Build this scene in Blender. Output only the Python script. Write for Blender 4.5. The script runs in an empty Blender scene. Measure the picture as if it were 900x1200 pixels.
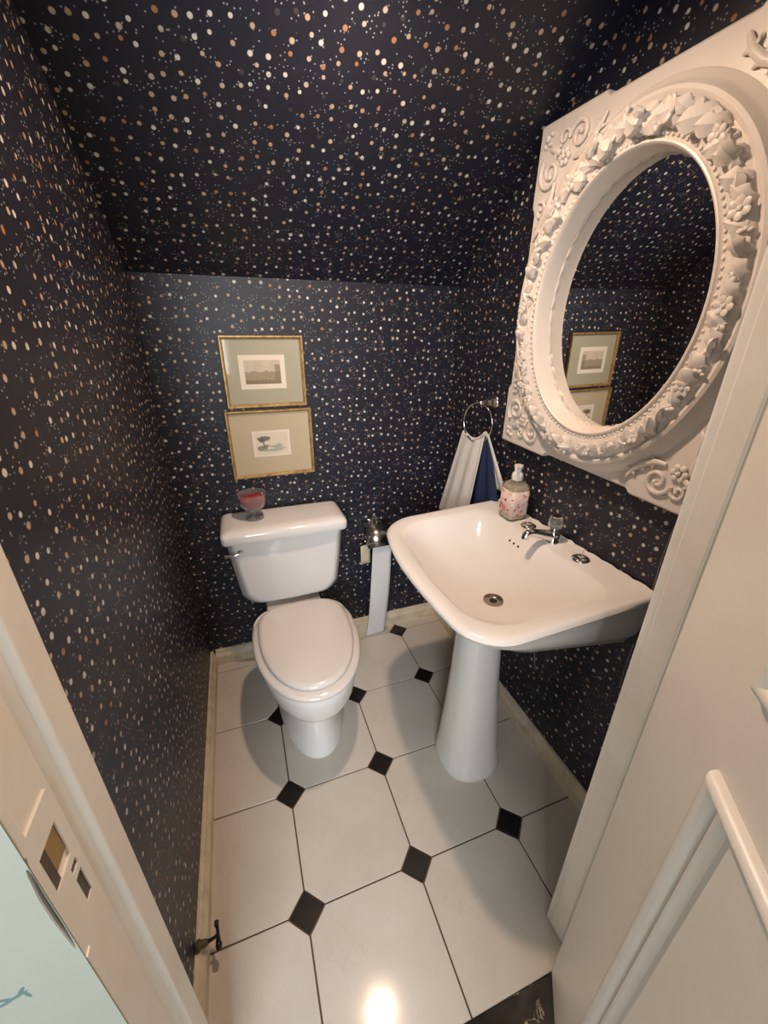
import bpy, bmesh, math, random
from mathutils import Vector, Matrix, Euler
from mathutils.bvhtree import BVHTree
random.seed(7)
PI = math.pi
SC = bpy.context.scene
COL = SC.collection

# ------------------------------------------------------------------ camera
cam_d = bpy.data.cameras.new('camera')
cam = bpy.data.objects.new('camera', cam_d)
COL.objects.link(cam)
cam_d.sensor_fit = 'VERTICAL'
cam_d.sensor_height = 36.0
cam_d.lens = 14.117
cam_d.clip_start = 0.01
cam.location = (0.2702, -1.6430, 1.4337)
cam.rotation_euler = (math.radians(66.159), math.radians(-0.217), math.radians(-19.655))
SC.camera = cam

# ------------------------------------------------------------------ world (soft light of the hall) and exposure
world = bpy.data.worlds.new('hall_daylight')
SC.world = world
world.use_nodes = True
bgn = world.node_tree.nodes['Background']
bgn.inputs['Color'].default_value = (0.93, 0.965, 0.93, 1)
bgn.inputs['Strength'].default_value = 0.62
SC.view_settings.view_transform = 'Standard'
SC.view_settings.look = 'None'
SC.view_settings.gamma = 1.0
SC.view_settings.use_curve_mapping = False
SC.view_settings.exposure = 0.0
LAMP_POS = (0.580, -0.765, 2.045)
LAMP_STRENGTH = 1330.0
LAMP_COLOR = (1.0, 0.72, 0.53, 1)
# added fill light behind the camera, standing in for unseen hall daylight
fill_d = bpy.data.lights.new('hall_fill_light', 'AREA')
fill_d.shape = 'RECTANGLE'
fill_d.size, fill_d.size_y = 0.90, 1.10
fill_d.energy = 75.0
fill_d.color = (0.88, 0.95, 1.0)
hall_light = bpy.data.objects.new('hall_fill_light', fill_d)
COL.objects.link(hall_light)
hall_light.location = (-0.22, -3.13, 1.60)
hall_light.rotation_euler = (math.radians(90), 0, 0)


# ------------------------------------------------------------------ room measures (metres)
W = 1.175            # left wall x=0, right wall x=W, back wall y=0
ZS = 1.611           # height where the sloped soffit meets the back wall
SL = 0.69            # rise of the soffit per metre towards the door
YF = -1.285          # room side of the door wall
YH = -1.390          # hall side of the door wall
JL, JR = 0.078, 0.872

# ------------------------------------------------------------------ node helpers
class NT:
    def __init__(s, name, rough=0.5, metal=0.0, spec=0.5):
        s.m = bpy.data.materials.new(name)
        s.m.use_nodes = True
        s.t = s.m.node_tree
        s.b = s.t.nodes['Principled BSDF']
        s.b.inputs['Roughness'].default_value = rough
        s.b.inputs['Metallic'].default_value = metal
        s.b.inputs['Specular IOR Level'].default_value = spec
    def n(s, typ, **kw):
        nd = s.t.nodes.new(typ)
        for k, v in kw.items():
            setattr(nd, k, v)
        return nd
    def link(s, a, b):
        s.t.links.new(a, b)
    def put(s, sock, v):
        if hasattr(v, 'is_linked') or isinstance(v, bpy.types.NodeSocket):
            s.link(v, sock)
        else:
            sock.default_value = v
    def math(s, op, a, b=0.0, c=None):
        nd = s.n('ShaderNodeMath', operation=op)
        s.put(nd.inputs[0], a)
        s.put(nd.inputs[1], b)
        if c is not None:
            s.put(nd.inputs[2], c)
        return nd.outputs[0]
    def mix(s, fac, a, b):
        nd = s.n('ShaderNodeMix', data_type='RGBA')
        s.put(nd.inputs['Factor'], fac)
        s.put(nd.inputs['A'], a)
        s.put(nd.inputs['B'], b)
        return nd.outputs['Result']
    def ramp(s, fac, stops, interp='LINEAR'):
        nd = s.n('ShaderNodeValToRGB')
        nd.color_ramp.interpolation = interp
        el = nd.color_ramp.elements
        el[0].position, el[0].color = stops[0]
        el[1].position, el[1].color = stops[-1]
        for p, c in stops[1:-1]:
            e = el.new(p)
            e.color = c
        s.link(fac, nd.inputs[0])
        return nd.outputs[0]
    def noise(s, vec, scale, detail=3.0, rough=0.5):
        nd = s.n('ShaderNodeTexNoise')
        nd.inputs['Scale'].default_value = scale
        nd.inputs['Detail'].default_value = detail
        nd.inputs['Roughness'].default_value = rough
        s.link(vec, nd.inputs['Vector'])
        return nd.outputs['Fac']
    def obj(s):
        return s.n('ShaderNodeTexCoord').outputs['Object']
    def uv(s):
        return s.n('ShaderNodeTexCoord').outputs['UV']
    def color(s, v):
        s.put(s.b.inputs['Base Color'], v)
    def bump(s, h, strength=0.2, dist=0.002):
        nd = s.n('ShaderNodeBump')
        nd.inputs['Strength'].default_value = strength
        nd.inputs['Distance'].default_value = dist
        s.link(h, nd.inputs['Height'])
        s.link(nd.outputs[0], s.b.inputs['Normal'])

def rgb(r, g, b):
    return (r, g, b, 1.0)

def plain(name, c, rough=0.5, metal=0.0, var=0.06, scale=12.0, spec=0.5, bump=0.0):
    t = NT(name, rough, metal, spec)
    o = t.obj()
    f = t.noise(o, scale)
    a = rgb(*[x * (1 - var) for x in c])
    b = rgb(*[min(1, x * (1 + var)) for x in c])
    t.color(t.mix(f, a, b))
    if bump:
        t.bump(t.noise(o, scale * 6), bump)
    return t.m

MAT = {}
# dark wallpaper with white, tan and rust spots and specks
def make_wallpaper():
    t = NT('spotted_wallpaper', 0.42, 0, 0.35)
    uv = t.uv()
    def spots(scale, rnd):
        v = t.n('ShaderNodeTexVoronoi', voronoi_dimensions='2D', feature='F1')
        v.inputs['Scale'].default_value = scale
        v.inputs['Randomness'].default_value = rnd
        t.link(uv, v.inputs['Vector'])
        s = t.n('ShaderNodeSeparateColor')
        t.link(v.outputs['Color'], s.inputs[0])
        return v.outputs['Distance'], s.outputs
    base = t.mix(t.noise(uv, 9, 2), rgb(.0110, .0120, .0195), rgb(.0165, .0180, .0300))
    # large spots
    d, c = spots(1 / 0.0350, 0.66)
    r = t.math('MULTIPLY_ADD', c[1], 0.045, 0.118)
    m = t.n('ShaderNodeMapRange', interpolation_type='SMOOTHSTEP')
    t.link(t.math('DIVIDE', d, r), m.inputs['Value'])
    m.inputs['From Min'].default_value = 1.12
    m.inputs['From Max'].default_value = 0.75
    colr = t.ramp(c[0], [(0, rgb(.58, .55, .50)), (.30, rgb(.42, .29, .19)), (.54, rgb(.33, .16, .08)),
                         (.66, rgb(.45, .36, .27)), (.86, rgb(.05, .045, .045)), (1, rgb(.05, .045, .045))], 'CONSTANT')
    col = t.mix(m.outputs[0], base, colr)
    # little specks in loose clusters
    d2, c2 = spots(1 / 0.0105, 0.9)
    near = t.math('LESS_THAN', d2, 0.155)
    pick = t.math('GREATER_THAN', t.math('MULTIPLY_ADD', t.noise(uv, 34, 1), 1.0, t.math('MULTIPLY', c2[0], 0.25)), 0.70)
    col = t.mix(t.math('MULTIPLY', near, pick), col, rgb(.27, .27, .28))
    t.color(col)
    t.bump(t.noise(uv, 160, 2), 0.08, 0.001)
    return t.m
MAT['paper'] = make_wallpaper()

# pale hall wallpaper with blue-green leaf sprigs
def make_hallpaper():
    t = NT('leaf_sprig_wallpaper', 0.55)
    uv = t.uv()
    sp = t.n('ShaderNodeSeparateXYZ')
    t.link(uv, sp.inputs[0])
    P = 0.17
    row = t.math('FLOOR', t.math('DIVIDE', sp.outputs[1], P * 0.5))
    odd = t.math('MULTIPLY', t.math('MODULO', t.math('ABSOLUTE', row), 2.0), 0.5)
    fx = t.math('SUBTRACT', t.math('MULTIPLY', t.math('FRACT', t.math('ADD', t.math('DIVIDE', sp.outputs[0], P), t.math('ADD', odd, 0.42))), P), P / 2)
    fy = t.math('SUBTRACT', t.math('MULTIPLY', t.math('FRACT', t.math('DIVIDE', sp.outputs[1], P * 0.5)), P * 0.5), P / 4)
    tot = None
    for (ox, oy, ang, a, b) in [(0, 0, 20, .012, .0022), (.006, .005, 60, .008, .002), (-.007, .003, -30, .009, .0022),
                                (.009, -.003, 100, .006, .0018), (-.010, -.004, 10, .008, .002)]:
        A = math.radians(ang)
        dx = t.math('SUBTRACT', fx, ox)
        dy = t.math('SUBTRACT', fy, oy)
        u = t.math('DIVIDE', t.math('ADD', t.math('MULTIPLY', dx, math.cos(A)), t.math('MULTIPLY', dy, math.sin(A))), a)
        w = t.math('DIVIDE', t.math('SUBTRACT', t.math('MULTIPLY', dy, math.cos(A)), t.math('MULTIPLY', dx, math.sin(A))), b)
        e = t.math('LESS_THAN', t.math('ADD', t.math('MULTIPLY', u, u), t.math('MULTIPLY', w, w)), 1.0)
        tot = e if tot is None else t.math('MAXIMUM', tot, e)
    t.color(t.mix(tot, t.mix(t.noise(uv, 20), rgb(.238, .244, .204), rgb(.257, .261, .219)), rgb(.070, .125, .125)))
    return t.m
MAT['hallpaper'] = make_hallpaper()

def make_tile():
    t = NT('cream_floor_tile', 0.16, 0, 0.22)
    o = t.obj()
    inf = t.n('ShaderNodeObjectInfo').outputs['Random']
    a = t.mix(inf, rgb(.64, .585, .52), rgb(.70, .65, .59))
    c = t.mix(t.math('MULTIPLY', t.noise(o, 7, 5, .6), 0.75), a, rgb(.47, .405, .33))
    w = t.n('ShaderNodeTexNoise')
    w.inputs['Scale'].default_value = 3.0
    w.inputs['Detail'].default_value = 4.0
    t.link(o, w.inputs['Vector'])
    v = t.math('ABSOLUTE', t.math('SUBTRACT', w.outputs['Fac'], 0.5))
    vein = t.math('MULTIPLY', t.math('LESS_THAN', v, 0.0020), 0.16)
    c = t.mix(vein, c, rgb(.42, .36, .29))
    t.color(c)
    r = t.math('MULTIPLY_ADD', t.noise(o, 30, 2), 0.08, 0.09)
    t.put(t.b.inputs['Roughness'], r)
    t.bump(t.noise(o, 9, 2), 0.03, 0.003)
    return t.m
MAT['tile'] = make_tile()
MAT['dot'] = plain('black_dot_tile', (.013, .011, .010), 0.25, var=.3, scale=40)
MAT['grout'] = plain('brown_grout', (.115, .060, .032), 0.9, var=.35, scale=30)

def make_marble():
    t = NT('black_marble', 0.12)
    o = t.obj()
    n1 = t.n('ShaderNodeTexNoise')
    n1.inputs['Scale'].default_value = 9
    n1.inputs['Detail'].default_value = 5
    n1.inputs['Distortion'].default_value = 1.2
    t.link(o, n1.inputs['Vector'])
    v = t.math('ABSOLUTE', t.math('SUBTRACT', n1.outputs['Fac'], 0.5))
    m = t.math('MULTIPLY', t.math('LESS_THAN', v, 0.006), t.math('GREATER_THAN', t.noise(o, 13, 2), 0.53))
    t.color(t.mix(m, t.mix(t.noise(o, 25), rgb(.010, .008, .007), rgb(.035, .027, .022)), rgb(.40, .34, .26)))
    return t.m
MAT['marble'] = make_marble()

def make_paint(name, c, dirt, rough=0.38, amt=0.5, scale=5.0):
    t = NT(name, rough)
    o = t.obj()
    f = t.noise(o, scale, 5, .65)
    m = t.ramp(f, [(0.45, rgb(0, 0, 0)), (0.8, rgb(amt, amt, amt))])
    t.color(t.mix(m, rgb(*c), rgb(*dirt)))
    t.bump(t.noise(o, 60, 2), 0.06, 0.001)
    return t.m
MAT['trim'] = make_paint('cream_gloss_paint', (.80, .76, .69), (.52, .44, .32), 0.35, .35)
MAT['doorpaint'] = make_paint('white_door_paint', (.78, .73, .66), (.60, .54, .46), 0.35, .4, 3.0)
MAT['base'] = make_paint('worn_cream_paint', (.68, .585, .43), (.36, .27, .16), 0.45, .8, 14.0)
MAT['wood'] = plain('bare_wood', (.30, .19, .07), 0.7, var=.4, scale=40)
MAT['hole'] = plain('hole_shade', (.02, .014, .01), 0.9)  # near-black colour paints the shade inside the basin's holes
MAT['ceramic'] = plain('white_ceramic', (.76, .73, .70), 0.10, var=.015, scale=6)
MAT['seat'] = plain('white_seat_plastic', (.70, .645, .60), 0.14, var=.015, scale=6)
MAT['chrome'] = plain('chrome', (.80, .79, .77), 0.10, 1.0, var=.05, scale=30)
MAT['dullsteel'] = plain('dull_steel', (.46, .43, .40), 0.22, 1.0, var=.12, scale=20)
MAT['brassy'] = plain('aged_drain_metal', (.40, .33, .24), 0.28, 1.0, var=.2, scale=40)
MAT['iron'] = plain('black_iron', (.020, .018, .022), 0.4, 0.3, var=.2, scale=40)
MAT['ironbrown'] = plain('brown_iron', (.10, .075, .045), 0.55, 0.3, var=.3, scale=60)
MAT['plaster'] = plain('white_painted_plaster', (.66, .60, .54), 0.40, var=.03, scale=14, bump=.05)
MAT['paperwhite'] = plain('tissue_paper', (.74, .72, .72), 0.85, var=.03, scale=50)
MAT['card'] = plain('cream_card', (.62, .54, .38), 0.8, var=.1, scale=30)
MAT['white_pl'] = plain('white_pump_plastic', (.78, .75, .70), 0.3, var=.02)
MAT['dullpaper'] = plain('torn_paper_edge', (.34, .30, .25), .9, var=.3, scale=80)
MAT['mount_print'] = plain('ivory_paper', (.74, .66, .55), 0.7, var=.03, scale=30)

def make_mirror():
    t = NT('mirror_silver', 0.004, 1.0)
    t.color(t.mix(t.noise(t.obj(), 6), rgb(.74, .73, .71), rgb(.79, .78, .76)))
    return t.m
MAT['mirror'] = make_mirror()

def make_glass(name, c, rough=0.02, ior=1.45, tw=0.91):
    t = NT(name, rough)
    t.color(t.mix(t.noise(t.obj(), 10), rgb(*[x * .97 for x in c]), rgb(*c)))
    t.b.inputs['Transmission Weight'].default_value = tw
    t.b.inputs['IOR'].default_value = ior
    return t.m
MAT['glass'] = make_glass('clear_glass', (.97, .96, .95), .03, 1.22)
MAT['acrylic'] = make_glass('clear_acrylic', (.97, .96, .95), 0.03, 1.3)

def make_gold():
    t = NT('worn_gilt', 0.42, 0.55)
    o = t.obj()
    f = t.noise(o, 45, 4, .65)
    t.color(t.ramp(f, [(0.30, rgb(.20, .095, .035)), (0.48, rgb(.42, .255, .095)), (0.75, rgb(.56, .39, .17))]))
    t.bump(f, 0.15, 0.002)
    return t.m
MAT['gold'] = make_gold()

def make_cloth(name, c, lacy=False):
    t = NT(name, 0.9, 0, 0.2)
    o = t.obj()
    t.color(t.mix(t.noise(o, 40, 4), rgb(*[x * .9 for x in c]), rgb(*c)))
    t.bump(t.noise(o, 220, 3), 0.4, 0.002)
    return t.m
MAT['towel_white'] = make_cloth('white_cotton', (.78, .75, .71))
MAT['towel_navy'] = make_cloth('navy_cotton', (.022, .034, .085))

# ------------------------------------------------------------------ mesh helpers
ORG = {}
class MB:
    def __init__(s):
        s.v, s.f, s.uvs = [], [], None
    def add(s, vs, fs):
        k = len(s.v)
        s.v += [Vector(p) for p in vs]
        s.f += [tuple(i + k for i in q) for q in fs]
        return s
    def box(s, x0, x1, y0, y1, z0, z1):
        return s.add([(x, y, z) for z in (z0, z1) for y in (y0, y1) for x in (x0, x1)],
                     [(0, 2, 3, 1), (4, 5, 7, 6), (0, 1, 5, 4), (1, 3, 7, 5), (3, 2, 6, 7), (2, 0, 4, 6)])
    def prism(s, poly, z0, z1, inset=0.0):
        n = len(poly)
        c = Vector((sum(p[0] for p in poly) / n, sum(p[1] for p in poly) / n))
        rings = [[(p[0], p[1], z0) for p in poly], [(p[0], p[1], z1 - inset) for p in poly]]
        if inset:
            top = []
            for p in poly:
                d = c - Vector(p[:2])
                d = d / max(d.length, 1e-6) * inset
                top.append((p[0] + d.x, p[1] + d.y, z1))
            rings.append(top)
        return s.loft(rings)
    def loft(s, rings, cap0=True, cap1=True, closed=True):
        n = len(rings[0])
        vs = [p for r in rings for p in r]
        fs = []
        for i in range(len(rings) - 1):
            for j in range(n if closed else n - 1):
                a, b = i * n + j, i * n + (j + 1) % n
                fs.append((a, b, b + n, a + n))
        if cap0:
            fs.append(tuple(range(n))[::-1])
        if cap1:
            fs.append(tuple((len(rings) - 1) * n + j for j in range(n)))
        return s.add(vs, fs)
    def lathe(s, prof, c=(0, 0, 0), n=24, M=None, cap0=True, cap1=True):
        rings = []
        for r, z in prof:
            ring = []
            for j in range(n):
                a = 2 * PI * j / n
                p = Vector((r * math.cos(a), r * math.sin(a), z))
                if M is not None:
                    p = M @ p
                ring.append(p + Vector(c))
            rings.append(ring)
        return s.loft(rings, cap0, cap1)
    def tube(s, path, rad, n=10, caps=True, flat=1.0, up=None):
        P = [Vector(p) for p in path]
        rings = []
        ref = Vector(up) if up else None
        for i, p in enumerate(P):
            t = (P[min(i + 1, len(P) - 1)] - P[max(i - 1, 0)]).normalized()
            if ref is None or up is None:
                if ref is None:
                    ref = Vector((0, 0, 1)) if abs(t.z) < .9 else Vector((1, 0, 0))
            b = t.cross(ref)
            if b.length < 1e-5:
                b = t.orthogonal()
            b.normalize()
            a = b.cross(t).normalized()
            if up is None:
                ref = a
            r = rad[i] if isinstance(rad, (list, tuple)) else rad
            rings.append([p + (b * math.cos(2 * PI * k / n) + a * (flat * math.sin(2 * PI * k / n))) * r for k in range(n)])
        return s.loft(rings, caps, caps)
    def blob(s, c, r, n=10, m=6, M=None):
        if not isinstance(r, (list, tuple)):
            r = (r, r, r)
        rings = []
        for i in range(1, m):
            a = -PI / 2 + PI * i / m
            ring = []
            for j in range(n):
                b = 2 * PI * j / n
                p = Vector((r[0] * math.cos(a) * math.cos(b), r[1] * math.cos(a) * math.sin(b), r[2] * math.sin(a)))
                ring.append((M @ p if M is not None else p) + Vector(c))
            rings.append(ring)
        k = len(s.v)
        lo, hi = Vector((0, 0, -r[2])), Vector((0, 0, r[2]))
        s.loft(rings, False, False)
        e = len(s.v)
        s.v += [(M @ lo if M is not None else lo) + Vector(c), (M @ hi if M is not None else hi) + Vector(c)]
        last = k + (m - 2) * n
        for j in range(n):
            s.f.append((e, k + (j + 1) % n, k + j))
            s.f.append((e + 1, last + j, last + (j + 1) % n))
        return s
    def grid(s, fn, nu, nv):
        vs = [fn(i / (nu - 1), j / (nv - 1)) for i in range(nu) for j in range(nv)]
        return s.add(vs, [(i * nv + j, i * nv + j + 1, (i + 1) * nv + j + 1, (i + 1) * nv + j) for i in range(nu - 1) for j in range(nv - 1)])
    def mesh(s, name, org=(0, 0, 0), smooth=None, weld=True):
        o = Vector(org)
        me = bpy.data.meshes.new(name)
        me.from_pydata([tuple(p - o) for p in s.v], [], s.f)
        bm = bmesh.new()
        bm.from_mesh(me)
        if weld:
            bmesh.ops.remove_doubles(bm, verts=bm.verts, dist=1e-6)
        bmesh.ops.recalc_face_normals(bm, faces=bm.faces)
        bm.to_mesh(me)
        bm.free()
        if smooth is not None:
            for p in me.polygons:
                p.use_smooth = True
            me.set_sharp_from_angle(angle=math.radians(smooth))
        return me
    def build(s, name, mat, parent=None, smooth=None, bevel=0.0, seg=2, thick=0.0, sub=0, uv=None, weld=True, org=None):
        o0 = ORG[parent.name] if parent else Vector((0, 0, 0))
        own = Vector(org) if org is not None else o0
        me = s.mesh(name, own, smooth, weld)
        if uv:
            lay = me.uv_layers.new(name='uv')
            for p in me.polygons:
                for li in p.loop_indices:
                    co = me.vertices[me.loops[li].vertex_index].co + own
                    lay.data[li].uv = uv(co, p.normal)
        me.materials.append(mat if not isinstance(mat, str) else MAT[mat])
        ob = bpy.data.objects.new(name, me)
        COL.objects.link(ob)
        ob.location = own - o0
        if parent:
            ob.parent = parent
        ORG[ob.name] = own
        if thick:
            m = ob.modifiers.new('thick', 'SOLIDIFY')
            m.thickness = thick
            m.offset = 0
        if bevel:
            m = ob.modifiers.new('bevel', 'BEVEL')
            m.width = bevel
            m.segments = seg
            m.limit_method = 'ANGLE'
            m.angle_limit = math.radians(35)
        if sub:
            m = ob.modifiers.new('sub', 'SUBSURF')
            m.levels = m.render_levels = sub
        return ob

def thing(name, label, cat, loc, group=None):
    o = bpy.data.objects.new(name, None)
    COL.objects.link(o)
    o.empty_display_size = .05
    o.location = loc
    o['label'] = label
    o['category'] = cat
    if group:
        o['group'] = group
    ORG[o.name] = Vector(loc)
    return o

def tag(o, label, cat, group=None):
    o['label'] = label
    o['category'] = cat
    if group:
        o['group'] = group
    return o

def struct(o, label=None, cat=None):
    o['kind'] = 'structure'
    if label:
        o['label'] = label
    if cat:
        o['category'] = cat
    return o

def inst(me, name, mat_world, parent):
    o = bpy.data.objects.new(name, me)
    COL.objects.link(o)
    o.parent = parent
    o.matrix_basis = Matrix.Translation(-ORG[parent.name]) @ mat_world
    return o

def wuv(co, n):
    ax, ay, az = abs(n.x), abs(n.y), abs(n.z)
    if ax >= ay and ax >= az:
        return (co.y * 1.0 + 0.37, co.z)
    if ay >= az:
        return (co.x, co.z)
    return (co.x, co.y)

def suv(co, n):
    return (co.x, co.y * math.sqrt(1 + SL * SL) + 5.0)

# ------------------------------------------------------------------ the room shell
def zsl(y):
    return ZS - SL * y
# floor bed with each tile on it
fl = struct(MB().box(-.1, W + .1, YH + 0.025, .1, -.10, -.004).build('floor', 'grout'),
            'cream octagon tile floor with small black diamond tiles', 'floor')
PT = 0.325
X0, Y0, HD = 0.2663, -1.0483, 0.048
G = 0.0021
def clip(poly, ax, val, keep_less):
    out = []
    for i in range(len(poly)):
        p, q = poly[i], poly[(i + 1) % len(poly)]
        ip = (p[ax] <= val) if keep_less else (p[ax] >= val)
        iq = (q[ax] <= val) if keep_less else (q[ax] >= val)
        if ip:
            out.append(p)
        if ip != iq:
            k = (val - p[ax]) / (q[ax] - p[ax])
            out.append((p[0] + (q[0] - p[0]) * k, p[1] + (q[1] - p[1]) * k))
    return out
YT = -1.362   # front edge of the tiling
def clip_room(poly):
    for ax, val, less in ((0, W, True), (0, 0.0, False), (1, 0.0, True), (1, YT, False)):
        poly = clip(poly, ax, val, less)
        if len(poly) < 3:
            return None
    return poly
for j in range(-1, 5):
    for i in range(-1, 4):
        xa, xb = X0 + PT * i + G, X0 + PT * (i + 1) - G
        ya, yb = Y0 + PT * j + G, Y0 + PT * (j + 1) - G
        h = HD
        hl = h if j > -1 else 0.0
        poly = [(xa + hl, ya), (xb - hl, ya), (xb, ya + hl), (xb, yb - h), (xb - h, yb), (xa + h, yb), (xa, yb - h), (xa, ya + hl)]
        if hl == 0:
            poly = [(xa, ya), (xb, ya), (xb, yb - h), (xb - h, yb), (xa + h, yb), (xa, yb - h)]
        poly = clip_room(poly)
        if not poly:
            continue
        cx, cy = sum(p[0] for p in poly) / len(poly), sum(p[1] for p in poly) / len(poly)
        MB().prism(poly, -.006, 0.0, 0.0012).build('tile', 'tile', fl, org=(cx, cy, 0))
    for i in range(0, 4):
        if j < 0:
            continue
        cx, cy = X0 + PT * i, Y0 + PT * j
        h = HD - .0022
        poly = clip_room([(cx - h, cy), (cx, cy - h), (cx + h, cy), (cx, cy + h)])
        if poly:
            MB().prism(poly, -.006, -0.0003, 0.0010).build('diamond_tile', 'dot', fl, org=(cx, cy, 0))

struct(MB().box(-.5, 1.6, 0, .1, -.1, 2.7).build('wall_back', 'paper', uv=wuv), 'dark spotted wallpaper on the back wall', 'wall')
struct(MB().box(-.1, 0, YF, 0, -.1, 2.7).build('wall_left', 'paper', uv=wuv), 'dark spotted wallpaper on the left wall', 'wall')
wr = struct(MB().box(W, W + .1, YF, 0, -.1, 2.7).build('wall_right', 'paper', uv=wuv), 'dark spotted wallpaper on the right wall', 'wall')
# lifting edges of paper strips on the right wall
def strip_edge(pts, w):
    m = MB()
    for a, b in zip(pts, pts[1:]):
        m.add([(W, a[0] - w, a[1]), (W, a[0] + w, a[1]), (W, b[0] + w, b[1]), (W, b[0] - w, b[1]),
               (W - .0015, a[0], a[1]), (W - .0015, b[0], b[1])], [(0, 4, 5, 3), (4, 1, 2, 5)])
    m.build('paper_edge', 'dullpaper', wr)
strip_edge([(-1.088, 1.03), (-1.084, .95), (-1.086, .86)], .0011)
strip_edge([(-1.083, .69), (-1.081, .60), (-1.083, .53)], .0011)
strip_edge([(-.755, .39), (-.764, .35), (-.778, .31)], .0011)
# sloping soffit
m = MB()
ya, yb_ = 0.0, YF
m.add([(-.1, ya, zsl(ya)), (W + .1, ya, zsl(ya)), (W + .1, yb_, zsl(yb_)), (-.1, yb_, zsl(yb_)),
       (-.1, ya, zsl(ya) + .12), (W + .1, ya, zsl(ya) + .12), (W + .1, yb_, zsl(yb_) + .12), (-.1, yb_, zsl(yb_) + .12)],
      [(0, 1, 2, 3), (4, 7, 6, 5), (0, 4, 5, 1), (1, 5, 6, 2), (2, 6, 7, 3), (3, 7, 4, 0)])
struct(m.build('ceiling', 'paper', uv=suv), 'sloping soffit papered with dark spotted wallpaper', 'ceiling')
# door wall: papered inside, pale sprig paper on the hall side
DH = 2.06
YM = (YF + YH) / 2
JT = 0.03
m = MB().box(-.1, JL - JT, YM, YF, -.1, 2.7).box(JR + JT, W + .1, YM, YF, -.1, 2.7).box(JL - JT, JR + JT, YM, YF, DH + JT, 2.7)
struct(m.build('wall_front', 'paper', uv=wuv), 'dark spotted wallpaper around the doorway', 'wall')
m = MB().box(-1.2, JL - .0285, YH, YM, -.1, 2.7).box(JL - .0285, JL - .0055, YH - .0008, YH + .0005, -.1, DH).box(JR + JT, 2.2, YH, YM, -.1, 2.7).box(JL - .012, JR + JT, YH, YM, DH + JT, 2.7)
struct(m.build('wall_hall', 'hallpaper', uv=wuv), 'pale hall wallpaper with blue-green leaf sprigs', 'wall')
struct(MB().box(-1.2, 2.2, -3.2, -1.47, -.1, -.004).build('floor_hall', plain('hall_floor', (.42, .38, .33), .3)), 'plain hall floor', 'floor')
struct(MB().box(-.1, W + .1, -1.47, YT - .0015, -.1, 0.002).build('trim_1', 'marble', bevel=.002), 'black marble threshold with pale veins at the doorway', 'threshold')

wx0, wx1, wz0, wz1 = -.70, .26, 1.02, 2.18  # window opening added for the hall fill light
m = MB().box(-1.2, wx0, -3.25, -3.15, -.1, 2.7).box(wx1, 2.2, -3.25, -3.15, -.1, 2.7).box(wx0, wx1, -3.25, -3.15, -.1, wz0).box(wx0, wx1, -3.25, -3.15, wz1, 2.7)
struct(m.build('wall_hall_far', 'hallpaper', uv=wuv), 'pale papered far wall of the hall with an added window opening', 'wall')
m = MB().box(wx0, wx0 + .03, -3.15, -3.11, wz0, wz1).box(wx1 - .03, wx1, -3.15, -3.11, wz0, wz1).box(wx0, wx1, -3.15, -3.11, wz0, wz0 + .03).box(wx0, wx1, -3.15, -3.11, wz1 - .03, wz1)  # unseen window frame, added to dress the fill light
struct(m.build('fill_frame_1', 'trim'), 'made-up white window frame around the hall fill light', 'window')

# baseboards
def board(pts_xy, h, t, name, axis):
    pass
def baseboard(name, a, b, inward, h, t, label):
    a, b, inward = Vector(a), Vector(b), Vector(inward)
    prof = [(0, 0), (t, 0), (t, h * .62), (t * .78, h * .74), (t * .62, h * .80), (t * .5, h * .95), (t * .25, h), (0, h)]
    ra = [(a.x + inward.x * p, a.y + inward.y * p, z) for p, z in prof]
    rb = [(b.x + inward.x * p, b.y + inward.y * p, z) for p, z in prof]
    o = MB().loft([ra, rb]).build(name, 'base')
    return struct(o, label, 'baseboard')
baseboard('baseboard_left', (0, 0), (0, YF + .002), (1, 0), .072, .022, 'cream baseboard along the left wall')
baseboard('baseboard_back', (.022, 0), (W - .022, 0), (0, -1), .078, .022, 'cream baseboard behind the toilet')
baseboard('baseboard_right', (W, 0), (W, YF + .002), (-1, 0), .075, .022, 'worn cream baseboard below the basin')

# ------------------------------------------------------------------ door frame
def zbox(o):
    return o
# right jamb: stop strip in front, rebate behind it
rj = MB()
rj.prism([(JR, YF + .012), (JR + .045, YF + .012), (JR + .045, YH), (JR + .018, YH), (JR + .018, YF - .052), (JR, YF - .052)], 0.002, DH)
rjo = struct(rj.build('trim_2', 'trim', bevel=.004, seg=3), 'cream painted door jamb beside the basin', 'door jamb')
MB().box(JR - .006, JR, YF - .046, YF - .006, .02, DH - .02).build('stop_strip', 'trim', rjo, bevel=.004, seg=3)
lj = MB()
lj.prism([(JL, YF + .012), (JL, YF - .026), (JL - .006, YF - .032), (JL - .010, YF - .044), (JL - .010, YH + .001), (JL - .028, YH + .001), (JL - .028, YF + .012)], 0.002, DH)
ljo = struct(lj.build('trim_3', 'trim', bevel=.002), 'cream painted door jamb with strike plate', 'door jamb')
struct(MB().box(JL, JR, YH, YF, DH, DH + JT).build('trim_4', 'trim', bevel=.003), 'cream painted head of the door frame', 'door frame')
XJ = JL - .010
# shallow painted moulding along the outer jamb edge
MB().box(XJ, XJ + .004, YH + .001, YH + .012, .01, .905).build('edge_bead', 'trim', ljo, bevel=.0015)
MB().box(XJ, XJ + .004, YH + .001, YH + .012, 1.075, DH - .02).build('edge_bead', 'trim', ljo, bevel=.0015)
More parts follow.
